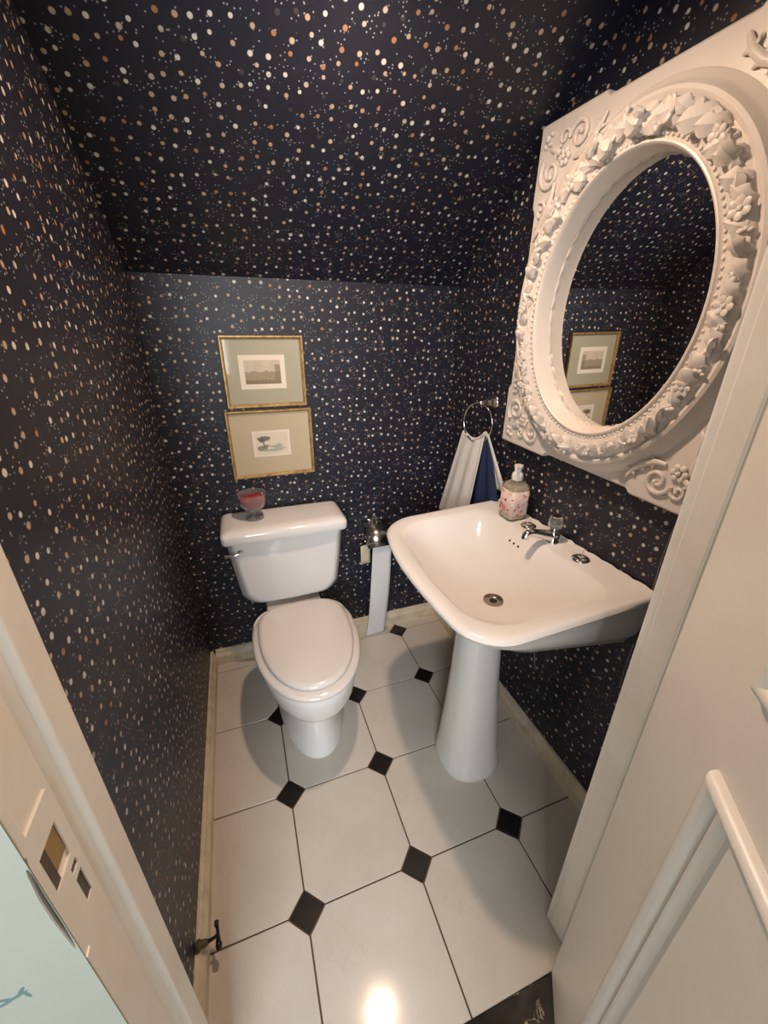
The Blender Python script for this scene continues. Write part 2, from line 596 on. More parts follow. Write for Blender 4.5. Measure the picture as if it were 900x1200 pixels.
# strike plate built around its holes
zz0, zz1 = .915, 1.075
sy0, sy1 = YH + .000, YH + .052
def pl(y0, y1, z0, z1):
    return (XJ, XJ + .0028, y0, y1, z0, z1)
sp = MB()
hy0, hy1 = YH + .012, YH + .044          # latch hole
kz0, kz1 = .995, 1.043
sp.box(*pl(sy0, sy1, kz1, zz1)).box(*pl(sy0, hy0, kz0, kz1)).box(*pl(hy1, sy1, kz0, kz1)).box(*pl(sy0, sy1, .985, kz0))
sp.box(*pl(sy0, YH + .034, .930, .985)).box(*pl(YH + .046, sy1, .930, .985)).box(*pl(YH + .034, YH + .046, .968, .976)).box(*pl(sy0, sy1, zz0, .930))
spo = sp.build('strike_plate', 'trim', ljo)
spo['label'] = 'paint-covered strike plate with latch hole'
lip = MB()
lip.tube([(XJ + .003, YH + .002, 1.066), (XJ + .003, YH - .001, 1.050), (XJ + .0025, YH - .003, 1.02), (XJ + .0025, YH - .003, .99), (XJ + .0025, YH - .001, .95), (XJ + .002, YH + .001, .925)], .0013, 8)
lip.build('plate_lip', 'dullsteel', spo, smooth=60)
MB().box(XJ + .0002, XJ + .0012, hy0 + .012, hy1, kz0 + .01, kz1).build('latch_recess', 'wood', spo)
MB().box(XJ + .0002, XJ + .0011, hy0, hy0 + .012, kz0, kz1).build('latch_recess', 'ironbrown', spo)
MB().box(XJ + .0002, XJ + .0012, YH + .034, YH + .046, .930, .985).build('bolt_recess', 'ironbrown', spo)

# ------------------------------------------------------------------ open door
PHI = math.radians(36.7)
DB = Vector((.812, -1.364))
dd = Vector((-math.sin(PHI), -math.cos(PHI)))        # along the leaf, away from the hinge
dn = Vector((-math.cos(PHI), math.sin(PHI)))         # face normal towards the opening
DL = 0.72
TH = 0.040
def dp(t, n, z):
    q = DB + dd * t + dn * n
    return (q.x, q.y, z)
door_org = (JR - .01, -1.352, .008)
door = bpy.data.objects.new('door_1', None)
COL.objects.link(door)
door.location = door_org
door.empty_display_size = .05
ORG['door_1'] = Vector(door_org)
struct(door, 'white panelled door standing open beside the doorway', 'door')
def dbox(t0, t1, n0, n1, z0, z1):
    return MB().add([dp(t, n, z) for z in (z0, z1) for n in (n0, n1) for t in (t0, t1)],
                    [(0, 2, 3, 1), (4, 5, 7, 6), (0, 1, 5, 4), (1, 3, 7, 5), (3, 2, 6, 7), (2, 0, 4, 6)])
ST, PW = 0.165, 0.115
Zp = [(.16, 1.000), (1.118, 1.90)]       # panel openings
# hinge stile with its worn chamfer, lock stile, rails
A = Vector((JR - .010, -1.338))
hs = [tuple(DB), tuple(A), tuple(A + Vector((.012, -.014)))]
q = DB - dn * TH
hs += [tuple(q + dd * .0), tuple(q + dd * ST), tuple(DB + dd * ST)]
MB().prism(hs, .008, DH - .006).build('hinge_stile', 'doorpaint', door)
dbox(DL - .12, DL, -TH, 0, .008, DH - .006).build('lock_stile', 'doorpaint', door)
for z0, z1 in ((.008, Zp[0][0]), (Zp[0][1], Zp[1][0]), (Zp[1][1], DH - .006)):
    dbox(ST, DL - .12, -TH, 0, z0, z1).build('rail', 'doorpaint', door)
for z0, z1 in Zp:
    pn = dbox(ST, DL - .12, -TH + .012, -.010, z0, z1).build('panel', 'doorpaint', door)
    # mitred moulding around the opening
    prof = [(0, -.010), (0, .003), (.002, .009), (.006, .0130), (.011, .0140), (.016, .0115), (.0195, .006), (.021, -.001), (.023, -.002), (.025, .0015), (.028, .0030), (.031, .0015), (.033, -.004), (.034, -.010)]
    t0, t1 = ST, DL - .12
    for side in range(4):
        ra, rb = [], []
        for o_, h_ in prof:
            cs = [(t0 + o_, z0 + o_), (t1 - o_, z0 + o_), (t1 - o_, z1 - o_), (t0 + o_, z1 - o_)]
            a_, b_ = cs[side], cs[(side + 1) % 4]
            ra.append(dp(a_[0], h_, a_[1]))
            rb.append(dp(b_[0], h_, b_[1]))
        MB().loft([ra, rb]).build('moulding', 'doorpaint', pn, smooth=40)

# ------------------------------------------------------------------ ceiling lamp (above the picture's upper edge)
lp = thing('ceiling_lamp', 'small opal dome lamp hanging from the sloping soffit above the mirror', 'lamp', (LAMP_POS[0], LAMP_POS[1], zsl(LAMP_POS[1])))
em = NT('glowing_opal_glass', 0.4)
em.b.inputs['Emission Strength'].default_value = LAMP_STRENGTH
em.color(rgb(.8, .75, .68))
em.put(em.b.inputs['Emission Color'], em.mix(em.noise(em.obj(), 3), LAMP_COLOR, LAMP_COLOR))
tilt = Matrix.Rotation(-math.atan(SL), 3, 'X')
lz = zsl(LAMP_POS[1])
MB().lathe([(.055, .012), (.055, -.008), (.045, -.018), (.02, -.022)], (LAMP_POS[0], LAMP_POS[1], lz - .008), 24, Matrix.Rotation(math.atan(-SL), 3, 'X')).build('canopy_plate', 'chrome', lp, smooth=40)
MB().tube([(LAMP_POS[0], LAMP_POS[1], lz - .015), (LAMP_POS[0], LAMP_POS[1], LAMP_POS[2] + .012)], .012, 12).build('stem', 'chrome', lp, smooth=40)
MB().lathe([(.0, .016), (.018, .016), (.033, .004), (.036, -.004), (.033, -.006)], LAMP_POS, 28, cap0=False, cap1=False).build('shade_rim', 'chrome', lp, smooth=40)
MB().lathe([(.0315, -.002), (.031, -.004), (.025, -.0055), (.015, -.0068), (.006, -.0074), (.0, -.0076)], LAMP_POS, 24, cap0=True, cap1=False).build('opal_dome', em.m, lp, smooth=60)

# ------------------------------------------------------------------ toilet
TX = 0.388
toilet = thing('toilet', 'white close-coupled toilet with closed lid', 'toilet', (TX, -.40, 0))
def egg(hw, yb, yf, z, n=48, e=0.62, xc=TX):
    yc = yb - min(.17, (yb - yf) * .42)
    r = []
    for k in range(n):
        a = 2 * PI * k / n
        c, s_ = math.cos(a), math.sin(a)
        if s_ >= 0:
            x = hw * math.copysign(abs(c) ** e, c)
            y = yc + (yb - yc) * (s_ ** e)
        else:
            x = hw * math.copysign(abs(c) ** .94, c)
            y = yc + (yc - yf) * s_
        r.append((xc + x, y, z))
    return r
BX = TX + .010
def begg(hw, yb, yf, z, e=.62):
    return egg(hw, yb, yf, z, e=e, xc=BX)
rings = [begg(.130, -.16, -.634, 0, e=.7), begg(.130, -.16, -.634, .012, e=.7), begg(.123, -.165, -.622, .03, e=.7), begg(.114, -.17, -.606, .08, e=.7),
         begg(.106, -.17, -.594, .15, e=.7), begg(.104, -.17, -.590, .205, e=.7), begg(.110, -.16, -.600, .236), begg(.128, -.15, -.635, .252),
         begg(.158, -.15, -.688, .266), begg(.175, -.16, -.714, .284), begg(.184, -.18, -.728, .310), begg(.189, -.20, -.738, .370),
         begg(.190, -.20, -.740, .388), begg(.185, -.205, -.735, .397), begg(.16, -.23, -.70, .397)]
MB().loft(rings).build('bowl', 'ceramic', toilet, smooth=50)
# shelf that carries the tank
sh = MB()
def rrect(x0, x1, y0, y1, z, r=.03, n=6):
    out = []
    for cx, cy, a0 in ((x1 - r, y1 - r, 0), (x0 + r, y1 - r, 90), (x0 + r, y0 + r, 180), (x1 - r, y0 + r, 270)):
        for k in range(n):
            a = math.radians(a0 + 90 * k / (n - 1))
            out.append((cx + r * math.cos(a), cy + r * math.sin(a), z))
    return out
sh.loft([rrect(TX - .10, TX + .10, -.30, -.06, .20), rrect(TX - .11, TX + .11, -.32, -.05, .32), rrect(TX - .115, TX + .115, -.33, -.045, .378), rrect(TX - .108, TX + .108, -.32, -.05, .388)])
sh.build('tank_shelf', 'ceramic', toilet, smooth=50)
# seat ring and lid
seat = MB().loft([begg(.178, -.262, -.728, .3975), begg(.188, -.258, -.738, .401), begg(.191, -.256, -.741, .409), begg(.187, -.26, -.736, .417), begg(.17, -.27, -.72, .419)])
seat.build('seat', 'seat', toilet, smooth=60)
lid = MB().loft([begg(.160, -.262, -.706, .4195, e=.55), begg(.166, -.258, -.712, .423, e=.55), begg(.167, -.257, -.713, .431, e=.55), begg(.163, -.260, -.709, .437, e=.55), begg(.150, -.27, -.693, .440, e=.54), begg(.08, -.36, -.60, .4425, e=.55)])
lid.build('lid', 'seat', toilet, smooth=60)
for s_ in (-1, 1):
    MB().lathe([(.0, -.03), (.011, -.03), (.012, -.025), (.012, .025), (.011, .03), (0, .03)], (TX + s_ * .075, -.262, .420), 14, Matrix.Rotation(PI / 2, 3, 'Y')).build('hinge', 'seat', toilet, smooth=50)
# tank: rounded trapezoid outline, chamfered towards the front
def tank_ring(y, ins):
    pts = []
    xt, xb, zt, zb, r = .232 - ins, .196 - ins, .722, .398 + ins, .062
    n = 8
    pts.append((TX + xt, y, zt))
    pts.append((TX + xt - (xt - xb) * .4, y, zt - (zt - zb) * .45))
    for k in range(n):
        a = math.radians(-90 * k / (n - 1))
        pts.append((TX + xb - r + r * math.cos(a) + (0.006 if k < 2 else 0), y, zb + r + r * math.sin(a)))
    pts.append((TX, y, zb - .003))
    for k in range(n):
        a = math.radians(-90 - 90 * k / (n - 1))
        pts.append((TX - xb + r + r * math.cos(a) - (0.006 if k > n - 3 else 0), y, zb + r + r * math.sin(a)))
    pts.append((TX - xt + (xt - xb) * .4, y, zt - (zt - zb) * .45))
    pts.append((TX - xt, y, zt))
    return pts
tank = MB().loft([tank_ring(-.022, .006), tank_ring(-.032, 0), tank_ring(-.150, 0), tank_ring(-.158, .003), tank_ring(-.186, .018), tank_ring(-.196, .026), tank_ring(-.200, .036)])
tk = tank.build('tank', 'ceramic', toilet, smooth=38)
def lidring(ins, z, bow=0.0):
    x0, x1, y0, y1 = TX - .2425 + ins, TX + .2385 - ins, -.226 + ins, -.014 - ins * .5
    r = max(.02 - ins * .3, .006)
    out = []
    for cx, cy, a0 in ((x1 - r, y1 - r, 0), (x0 + r, y1 - r, 90), (x0 + r, y0 + r, 180), (x1 - r, y0 + r, 270)):
        for k in range(5):
            a = math.radians(a0 + 90 * k / 4)
            out.append((cx + r * math.cos(a), cy + r * math.sin(a), z))
        if a0 == 180:
            for k in range(1, 6):
                f = k / 6
                out.append((x0 + r + (x1 - x0 - 2 * r) * f, y0 - .008 * math.sin(PI * f), z))
    return out
tl = MB().loft([lidring(.010, .716), lidring(.003, .7165), lidring(.001, .720), lidring(0, .745), lidring(.002, .752), lidring(.008, .759), lidring(.020, .7645), lidring(.05, .767)])
tl.build('tank_lid', 'ceramic', toilet, smooth=50)
lev = MB()
lev.lathe([(.0, -.004), (.0125, -.004), (.0135, 0), (.012, .006), (.008, .011), (.006, .016), (0, .016)], (TX - .178, -.196, .672), 16, Matrix.Rotation(PI / 2, 3, 'X'))
lev.tube([(TX - .178, -.212, .672), (TX - .200, -.215, .671), (TX - .222, -.213, .668), (TX - .236, -.209, .667)], [.0065, .006, .006, .0075], 10)
lv = lev.build('flush_lever', 'chrome', toilet, smooth=50)
lv['label'] = 'chrome flush lever'

# ------------------------------------------------------------------ washbasin on pedestal
BY = -.777
basin = thing('pedestal_basin', 'white pedestal washbasin fixed to the right wall', 'washbasin', (.93, -.79, 0))
def bring(x0, x1, hw, rf, rb, z, zb=None, n=9, m=7, yc=BY, bowf=0.0):
    """rounded outline; front (low x) corner radius rf, wall side rb; z front, zb wall side"""
    if zb is None:
        zb = z
    out = []
    def arc(cx, cy, r, a0):
        for k in range(n):
            a = math.radians(a0 + 90 * k / (n - 1))
            out.append([cx + r * math.cos(a), cy + r * math.sin(a)])
    def seg(p, q):
        for k in range(1, m):
            f = k / m
            out.append([p[0] + (q[0] - p[0]) * f, p[1] + (q[1] - p[1]) * f])
    y0, y1 = yc - hw, yc + hw
    arc(x1 - rb, y1 - rb, rb, 0)
    seg((x1 - rb, y1), (x0 + rf, y1))
    arc(x0 + rf, y1 - rf, rf, 90)
    seg((x0, y1 - rf), (x0, y0 + rf))
    arc(x0 + rf, y0 + rf, rf, 180)
    seg((x0 + rf, y0), (x1 - rb, y0))
    arc(x1 - rb, y0 + rb, rb, 270)
    seg((x1, y0 + rb), (x1, y1 - rb))
    res = []
    for x, y in out:
        f = (x - x0) / (x1 - x0)
        g = (y - yc) / hw
        k_ = 1.55 if g > 0 else .8
        res.append((x + bowf * k_ * g * g * (1 - f), y, z + (zb - z) * f))
    return res
XB = W - .003
R = []
R.append(bring(.84, 1.00, .08, .07, .07, .62))
R.append(bring(.80, 1.08, .13, .10, .08, .635))
R.append(bring(.775, 1.15, .225, .11, .05, .700, .672))
R.append(bring(.730, XB, .285, .11, .012, .760, .678, bowf=.02))
R.append(bring(.690, XB, .312, .105, .012, .797, .725, bowf=.03))
R.append(bring(.660, XB, .327, .10, .012, .812, .790, bowf=.036))
R.append(bring(.649, XB, .331, .10, .012, .822, .838, bowf=.036))
R.append(bring(.646, XB, .337, .10, .012, .829, .850, bowf=.038))
R.append(bring(.649, XB - .001, .332, .098, .012, .8355, .858, bowf=.038))
R.append(bring(.656, XB - .003, .326, .094, .012, .839, .861, bowf=.038))
R.append(bring(.668, XB - .012, .315, .09, .015, .839, .858, bowf=.036))
R.append(bring(.684, 1.092, .290, .10, .06, .8375, .8535, bowf=.03))
R.append(bring(.692, 1.084, .283, .10, .06, .834, .850, bowf=.029))
R.append(bring(.704, 1.070, .272, .10, .07, .822, .836, bowf=.026))
R.append(bring(.722, 1.055, .254, .10, .08, .800, .808, bowf=.022))
R.append(bring(.750, 1.036, .222, .10, .09, .768, .770, bowf=.014))
R.append(bring(.785, 1.012, .178, .09, .09, .738, .738, bowf=.006, yc=BY - .01))
R.append(bring(.825, .988, .120, .08, .075, .716, .716, yc=BY - .02))
R.append(bring(.870, .967, .062, .047, .047, .702, .702, yc=BY - .03))
R.append(bring(.893, .947, .027, .0268, .0268, .697, .697, yc=BY - .035))
mbasin = MB().loft(R)
bo = mbasin.build('basin', 'ceramic', basin, smooth=60)
bvh = BVHTree.FromPolygons([tuple(p) for p in mbasin.v], mbasin.f)
def surf(x, y):
    h = bvh.ray_cast(Vector((x, y, 1.2)), Vector((0, 0, -1)))
    return h[0], h[1]
# grouted back edge against the wall
sl = MB()
pts = []
rr = []
for k in range(40):
    f = k / 39
    pts.append((W - .0068, BY + .325 - .65 * f, .859 + .002 * math.sin(k * 2.1)))
    rr.append(.0035 + .002 * random.random())
sl.tube(pts, rr, 6)
sl.build('sealant_bead', 'paperwhite', bo)
# pedestal
pd = MB()
pr = []
for z, rx, ry, cx in ((0, .109, .112, .908), (.012, .111, .114, .908), (.03, .107, .110, .908), (.10, .098, .101, .907), (.25, .086, .088, .905), (.42, .075, .076, .902), (.56, .068, .069, .900), (.64, .070, .072, .900), (.70, .08, .08, .905)):
    ring = []
    for k in range(40):
        a = 2 * PI * k / 40
        c, s_ = math.cos(a), math.sin(a)
        ring.append((cx + rx * math.copysign(abs(c) ** .85, c), -.79 + ry * math.copysign(abs(s_) ** .85, s_), z))
    pr.append(ring)
pd.loft(pr).build('pedestal', 'ceramic', basin, smooth=60)
# drain
dxy = (.920, BY - .035)
dz = .7025
dr = MB().lathe([(.0, -.004), (.013, -.004), (.0135, -.002), (.016, .000), (.024, .0015), (.029, .003), (.030, .0015), (.030, -.002)], (dxy[0], dxy[1], dz), 28, cap0=True, cap1=False)
dro = dr.build('drain', 'brassy', bo, smooth=50)
MB().lathe([(0, 0), (.0125, 0), (.0125, .0012), (0, .0012)], (dxy[0], dxy[1], dz - .0035), 20).build('drain_shade_disc', 'hole', dro)  # solid dark disc, the drain's inner shade put into its colour
# dark discs painting the shade of overflow holes in the back slope
for k, y in enumerate((-.678, -.700, -.722)):
    h, nn = surf(1.058, y + .0)
    Mr = nn.to_track_quat('Z', 'Y').to_matrix() if nn.z > 0 else (-nn).to_track_quat('Z', 'Y').to_matrix()
    MB().lathe([(0, -.002), (.0042, -.002), (.0042, .0008), (0, .0008)], h, 12, Mr).build('overflow_shade_disc', 'hole', bo)
# tap hole covers with a stub
for y in (-.678, -.905):
    h, nn = surf(1.125, y)
    cv = MB().lathe([(.0255, -.004), (.0260, 0.0), (.0255, .003), (.022, .0062), (.014, .009), (.009, .0095), (.0085, .0125), (.004, .0145), (0, .0148)], h, 26, cap0=True, cap1=False)
    cv.tube([h + Vector((0, 0, .013)), h + Vector((.003, -.001, .028))], .0016, 6)
    cv.build('tap_hole_cover', 'chrome', basin, smooth=45)

# mixer tap: its own thing standing on the basin deck
fy = -.790
fh, _ = surf(1.125, fy)
fz = fh.z
tap = thing('basin_tap', 'small chrome tap with clear acrylic knob on the basin', 'tap', (1.125, fy, fz))
tb = MB().lathe([(.024, -.003), (.0245, .002), (.023, .006), (.0195, .010), (.0185, .026), (.017, .034), (.012, .040), (.009, .044), (.009, .050), (0, .050)], (1.125, fy, fz), 24)
tb.build('tap_body', 'chrome', tap, smooth=45)
spt = MB().tube([(1.125, fy, fz + .018), (1.106, fy + .003, fz + .023), (1.080, fy + .007, fz + .030), (1.056, fy + .011, fz + .036), (1.042, fy + .013, fz + .036), (1.034, fy + .014, fz + .029), (1.032, fy + .0145, fz + .018)],
               [.0180, .0165, .0135, .0120, .0118, .0118, .0122], 14)
spt.build('spout', 'chrome', tap, smooth=50)
kn = MB()
rg = []
for z, r_ in ((.046, .010), (.049, .0185), (.056, .0215), (.070, .0205), (.080, .0190), (.083, .0150), (.0835, .0)):
    rg.append([(1.125 + (r_ * (1 + .07 * (k % 2))) * math.cos(2 * PI * k / 16), fy + (r_ * (1 + .07 * (k % 2))) * math.sin(2 * PI * k / 16), fz + z) for k in range(16)])
kn.loft(rg, True, False)
kno = kn.build('knob', 'acrylic', tap, smooth=25)
MB().lathe([(0, 0), (.0125, 0), (.0125, .002), (.008, .004), (0, .0045)], (1.125, fy, fz + .0842), 18).build('knob_cap', 'iron', kno, smooth=40)

# ------------------------------------------------------------------ soap dispenser
sx, sy = 1.118, -.596
sz = surf(sx, sy)[0].z + .0006
soap = thing('soap_dispenser', 'clear soap dispenser with red flower print and white pump', 'soap dispenser', (sx, sy, sz))
def sq(h, z, r):
    return rrect(sx - h * .94, sx + h * .94, sy - h, sy + h, sz + z * 1.12, r, 6)
MB().loft([sq(.031, 0, .012), sq(.036, .004, .013), sq(.037, .012, .013), sq(.0368, .104, .013), sq(.0350, .110, .014), sq(.028, .1145, .016), sq(.0165, .119, .0155), sq(.0160, .126, .0152)]).build('bottle', 'glass', soap, smooth=50)
liq = plain('pale_yellow_soap', (.60, .50, .33), 0.12, var=.06, scale=20)
lqo = MB().loft([sq(.030, .005, .010), sq(.033, .012, .011), sq(.0328, .100, .011), sq(.028, .107, .012)]).build('soap_liquid', liq, soap, smooth=50)
def make_label():
    t = NT('flower_print', 0.5)
    o = t.obj()
    v = t.n('ShaderNodeTexVoronoi', feature='F1')
    v.inputs['Scale'].default_value = 75
    wob = t.n('ShaderNodeTexNoise')
    wob.inputs['Scale'].default_value = 110
    wob.inputs['Detail'].default_value = 3
    t.link(o, wob.inputs['Vector'])
    vm = t.n('ShaderNodeVectorMath', operation='MULTIPLY_ADD')
    t.link(wob.outputs['Color'], vm.inputs[0])
    vm.inputs[1].default_value = (.022, .022, .022)
    t.link(o, vm.inputs[2])
    t.link(vm.outputs[0], v.inputs['Vector'])
    s_ = t.n('ShaderNodeSeparateColor')
    t.link(v.outputs['Color'], s_.inputs[0])
    base = t.mix(t.noise(o, 60, 3), rgb(.78, .66, .60), rgb(.66, .50, .46))
    cc = t.ramp(s_.outputs[0], [(0, rgb(.50, .03, .06)), (.16, rgb(.58, .15, .17)), (.32, rgb(.70, .40, .36)), (.46, rgb(.78, .68, .60)), (1, rgb(.76, .66, .60))], 'CONSTANT')
    m_ = t.math('LESS_THAN', t.math('ADD', v.outputs['Distance'], t.math('MULTIPLY', t.noise(o, 260, 2), .35)), .58)
    t.color(t.mix(m_, base, cc))
    return t.m
MAT['label'] = make_label()
lab0 = [p for p in sq(.0378, .018, .0132) if True]
lab1 = sq(.0375, .094, .0132)
sel = [9, 10, 11] + [12, 13, 14, 15, 16, 17] + [18, 19, 20]
lab = MB().loft([[lab0[k] for k in sel], [lab1[k] for k in sel]], False, False, closed=False)
lab.build('label_print', 'label', soap, smooth=50, thick=.0004)
MB().blob((sx - .0378 * .94 - .0004, sy + .004, sz + .040), (.0014, .011, .011), 14, 8).build('rose_print', plain('rose_pink', (.70, .17, .20), .6, var=.2, scale=90), soap, smooth=60)
sz += .014
pm = MB().lathe([(.0175, .122), (.0185, .124), (.0185, .140), (.0165, .146), (.0120, .150), (.0105, .153), (.0105, .160), (.0135, .163), (.0150, .168), (.0140, .173), (0, .175)], (sx, sy, sz), 22)
pm.build('pump_head', 'white_pl', soap, smooth=40)
MB().tube([(sx, sy, sz + .168), (sx - .012, sy - .010, sz + .169), (sx - .026, sy - .02, sz + .166)], [.006, .0055, .0045], 8).build('pump_nozzle', 'white_pl', soap, smooth=50)
MB().tube([(sx, sy, sz + .118), (sx, sy, sz + .068)], .003, 8).build('dip_tube', 'white_pl', soap)

# ------------------------------------------------------------------ framed prints
def make_print(name, kind):
    t = NT(name, 0.7)
    uv = t.uv()
    sp_ = t.n('ShaderNodeSeparateXYZ')
    t.link(uv, sp_.inputs[0])
    u, v = sp_.outputs[0], sp_.outputs[1]
    if kind == 'town':
        n1 = t.noise(uv, 6, 6, .7)
        sky = t.mix(t.noise(uv, 4, 3), rgb(.66, .57, .45), rgb(.40, .33, .24))
        hz = t.math('MULTIPLY_ADD', n1, .38, .33)
        land = t.mix(t.noise(uv, 22, 5, .7), rgb(.15, .11, .065), rgb(.50, .41, .28))
        c = t.mix(t.math('LESS_THAN', v, hz), sky, land)
        dk = t.math('LESS_THAN', v, t.math('MULTIPLY_ADD', n1, .3, .02))
        c = t.mix(dk, c, t.mix(t.noise(uv, 14, 4), rgb(.16, .12, .075), rgb(.30, .23, .14)))
        tree = t.math('MULTIPLY', t.math('GREATER_THAN', u, t.math('MULTIPLY_ADD', t.noise(uv, 12, 3), .16, .76)), t.math('LESS_THAN', v, .8))
        c = t.mix(t.math('MULTIPLY', tree, .7), c, rgb(.22, .17, .10))
    else:
        c = t.mix(t.noise(uv, 4), rgb(.70, .60, .47), rgb(.66, .56, .43))
        def ell(cx, cy, a, b, col, jit=.8, sc=18):
            du = t.math('DIVIDE', t.math('SUBTRACT', u, cx), a)
            dv = t.math('DIVIDE', t.math('SUBTRACT', v, cy), b)
            d = t.math('ADD', t.math('MULTIPLY', du, du), t.math('MULTIPLY', dv, dv))
            d = t.math('ADD', d, t.math('MULTIPLY_ADD', t.noise(uv, sc, 4), jit * 2, -jit))
            return t.math('LESS_THAN', d, 1.0), col
        for args in ((.27, .74, .20, .11, rgb(.085, .085, .065)), (.20, .66, .10, .09, rgb(.10, .10, .07)), (.25, .48, .025, .22, rgb(.17, .12, .08)),
                     (.20, .30, .15, .13, rgb(.16, .16, .10)), (.33, .40, .10, .06, rgb(.20, .17, .10)), (.62, .36, .20, .05, rgb(.30, .34, .24)), (.72, .44, .10, .05, rgb(.36, .37, .28)),
                     (.50, .20, .38, .06, rgb(.34, .36, .27)), (.74, .27, .18, .05, rgb(.36, .40, .34))):
            m_, cc = ell(*args)
            c = t.mix(t.math('MULTIPLY', m_, .85), c, cc)
    t.color(c)
    return t.m
def picture(name, label, x0, x1, z0, z1, mcol, px0, px1, pz0, pz1, im, imat, rotz):
    p = thing(name, label, 'picture', ((x0 + x1) / 2, 0, z0), 'framed prints above the toilet')
    fw, fd = .0130, .016
    y0 = -.0015
    prof = [(0, 0), (0, -fd * .7), (.002, -fd), (.0065, -fd), (.0085, -fd * .75), (.0100, -fd * .72), (fw, -fd * .45), (fw, 0)]
    corners = lambda o_: [(x0 + o_, z0 + o_), (x1 - o_, z0 + o_), (x1 - o_, z1 - o_), (x0 + o_, z1 - o_)]
    for sd in range(4):
        ra = [(corners(o_)[sd][0], y0 + h_, corners(o_)[sd][1]) for o_, h_ in prof]
        rb = [(corners(o_)[(sd + 1) % 4][0], y0 + h_, corners(o_)[(sd + 1) % 4][1]) for o_, h_ in prof]
        MB().loft([ra, rb]).build('frame_side', 'gold', p, smooth=30)
    w_ = fw - .001
    MB().box(x0 + w_, x1 - w_, -.0055, -.002, z0 + w_, z1 - w_).build('mat_board', mcol, p)
    MB().box(px0, px1, -.0061, -.0050, pz0, pz1).build('print_sheet', 'mount_print', p)
    (ix0, ix1, iz0, iz1) = im
    MB().box(ix0, ix1, -.0066, -.0056, iz0, iz1).build('printed_image', imat, p, uv=lambda co, n: ((co.x - ix0) / (ix1 - ix0), (co.z - iz0) / (iz1 - iz0)))
    t = NT('picture_glass', 0.03)
    t.b.inputs['Alpha'].default_value = 1
    return p
def matboard(name, a, b):
    t = NT(name, 0.55, 0, .5)
    t.b.inputs['Coat Weight'].default_value = 0.6
    t.b.inputs['Coat Roughness'].default_value = 0.06
    t.color(t.mix(t.noise(t.obj(), 5, 3), rgb(*a), rgb(*b)))
    return t.m
picture('framed_print', 'gilt-framed print of a town view on a grey-green mat', .236, .531, 1.1775, 1.430,
        matboard('grey_green_mat', (.34, .32, .225), (.40, .37, .265)), .294, .459, 1.244, 1.364, (.312, .441, 1.262, 1.346), make_print('town_engraving', 'town'), 0)
picture('framed_print', 'gilt-framed print of a small tree on a tan mat', .220, .545, .900, 1.168,
        matboard('tan_mat', (.46, .375, .235), (.52, .425, .285)), .309, .453, .983, 1.086, (.318, .444, .990, 1.078), make_print('tree_engraving', 'tree'), 0)

# ------------------------------------------------------------------ glass dish with red filling on the tank lid
gx, gy, gz = .277, -.115, .7695
dish = thing('glass_dish', 'footed clear glass dish of red filling on the tank lid', 'glass dish', (gx, gy, gz))
def flute(prof, n=36, amp=.03):
    rings = []
    for r, z in prof:
        rings.append([(gx + r * (1 + amp * math.cos(12 * 2 * PI * k / n)) * math.cos(2 * PI * k / n), gy + r * (1 + amp * math.cos(12 * 2 * PI * k / n)) * math.sin(2 * PI * k / n), gz + z) for k in range(n)])
    return rings
MB().loft(flute([(.034, 0), (.035, .003), (.028, .007), (.010, .011), (.0065, .018), (.0065, .026), (.012, .032), (.032, .040), (.045, .055), (.051, .075), (.053, .100), (.054, .106),
                 (.0515, .106), (.0505, .100), (.0485, .075), (.0425, .057), (.030, .044), (.010, .038)], amp=.022)).build('dish', 'glass', dish, smooth=60)
red = plain('red_filling', (.26, .012, .018), 0.5, var=.6, scale=60)
MB().loft([[(gx + r * math.cos(2 * PI * k / 24), gy + r * math.sin(2 * PI * k / 24), gz + z) for k in range(24)] for r, z in
           ((.008, .0392), (.028, .0450), (.0405, .058), (.0465, .075), (.0480, .082), (.040, .088), (.018, .091))]).build('red_filling', red, dish, smooth=60)
for k in range(11):
    a, r = random.random() * 6.28, .036 * math.sqrt(random.random())
    MB().blob((gx + r * math.cos(a), gy + r * math.sin(a), gz + .088 + random.random() * .004), (.010, .008, .006), 8, 5, Euler((random.random(), random.random(), random.random() * 6)).to_matrix()).build('petal', red, dish, smooth=60)

# ------------------------------------------------------------------ toilet roll holder
hx0, hx1 = .745, .868
hx = (hx0 + hx1) / 2
rz, ry = .575, -.062
hold = thing('toilet_roll_holder', 'chrome toilet roll holder with hinged cover on back wall', 'roll holder', (hx, 0, rz))
cv = MB()
pts = [(-.008, rz + .052), (-.022, rz + .054), (-.050, rz + .050), (-.080, rz + .036), (-.098, rz + .016), (-.106, rz - .010), (-.108, rz - .034)]
rings = []
for x in (hx0, hx1):
    rings.append([(x, y, z) for y, z in pts])
cv.loft(rings, False, False, closed=False)
cv.build('cover', 'dullsteel', hold, smooth=60, thick=.002)
lp_ = MB()
arc_ = [(hx - .005 - .012 + .024 * k / 8, -.030 + 0, rz + .052 + .050 * math.sin(PI * k / 8) ** .7) for k in range(9)]
lp_.tube(arc_, .0035, 8).build('loop', 'chrome', hold, smooth=60)
MB().box(hx - .03, hx + .03, -.006, 0, rz + .01, rz + .065).build('back_plate', 'chrome', hold, bevel=.002)
for x in (hx0 - .001, hx1 - .001):
    MB().loft([[(x, y, z) for y, z in ((-.004, rz + .045), (-.05, rz + .045), (-.085, rz + .02), (-.088, rz - .02), (-.06, rz - .03), (-.004, rz + .0))],
               [(x + .002, y, z) for y, z in ((-.004, rz + .045), (-.05, rz + .045), (-.085, rz + .02), (-.088, rz - .02), (-.06, rz - .03), (-.004, rz + .0))]]).build('side_arm', 'chrome', hold)
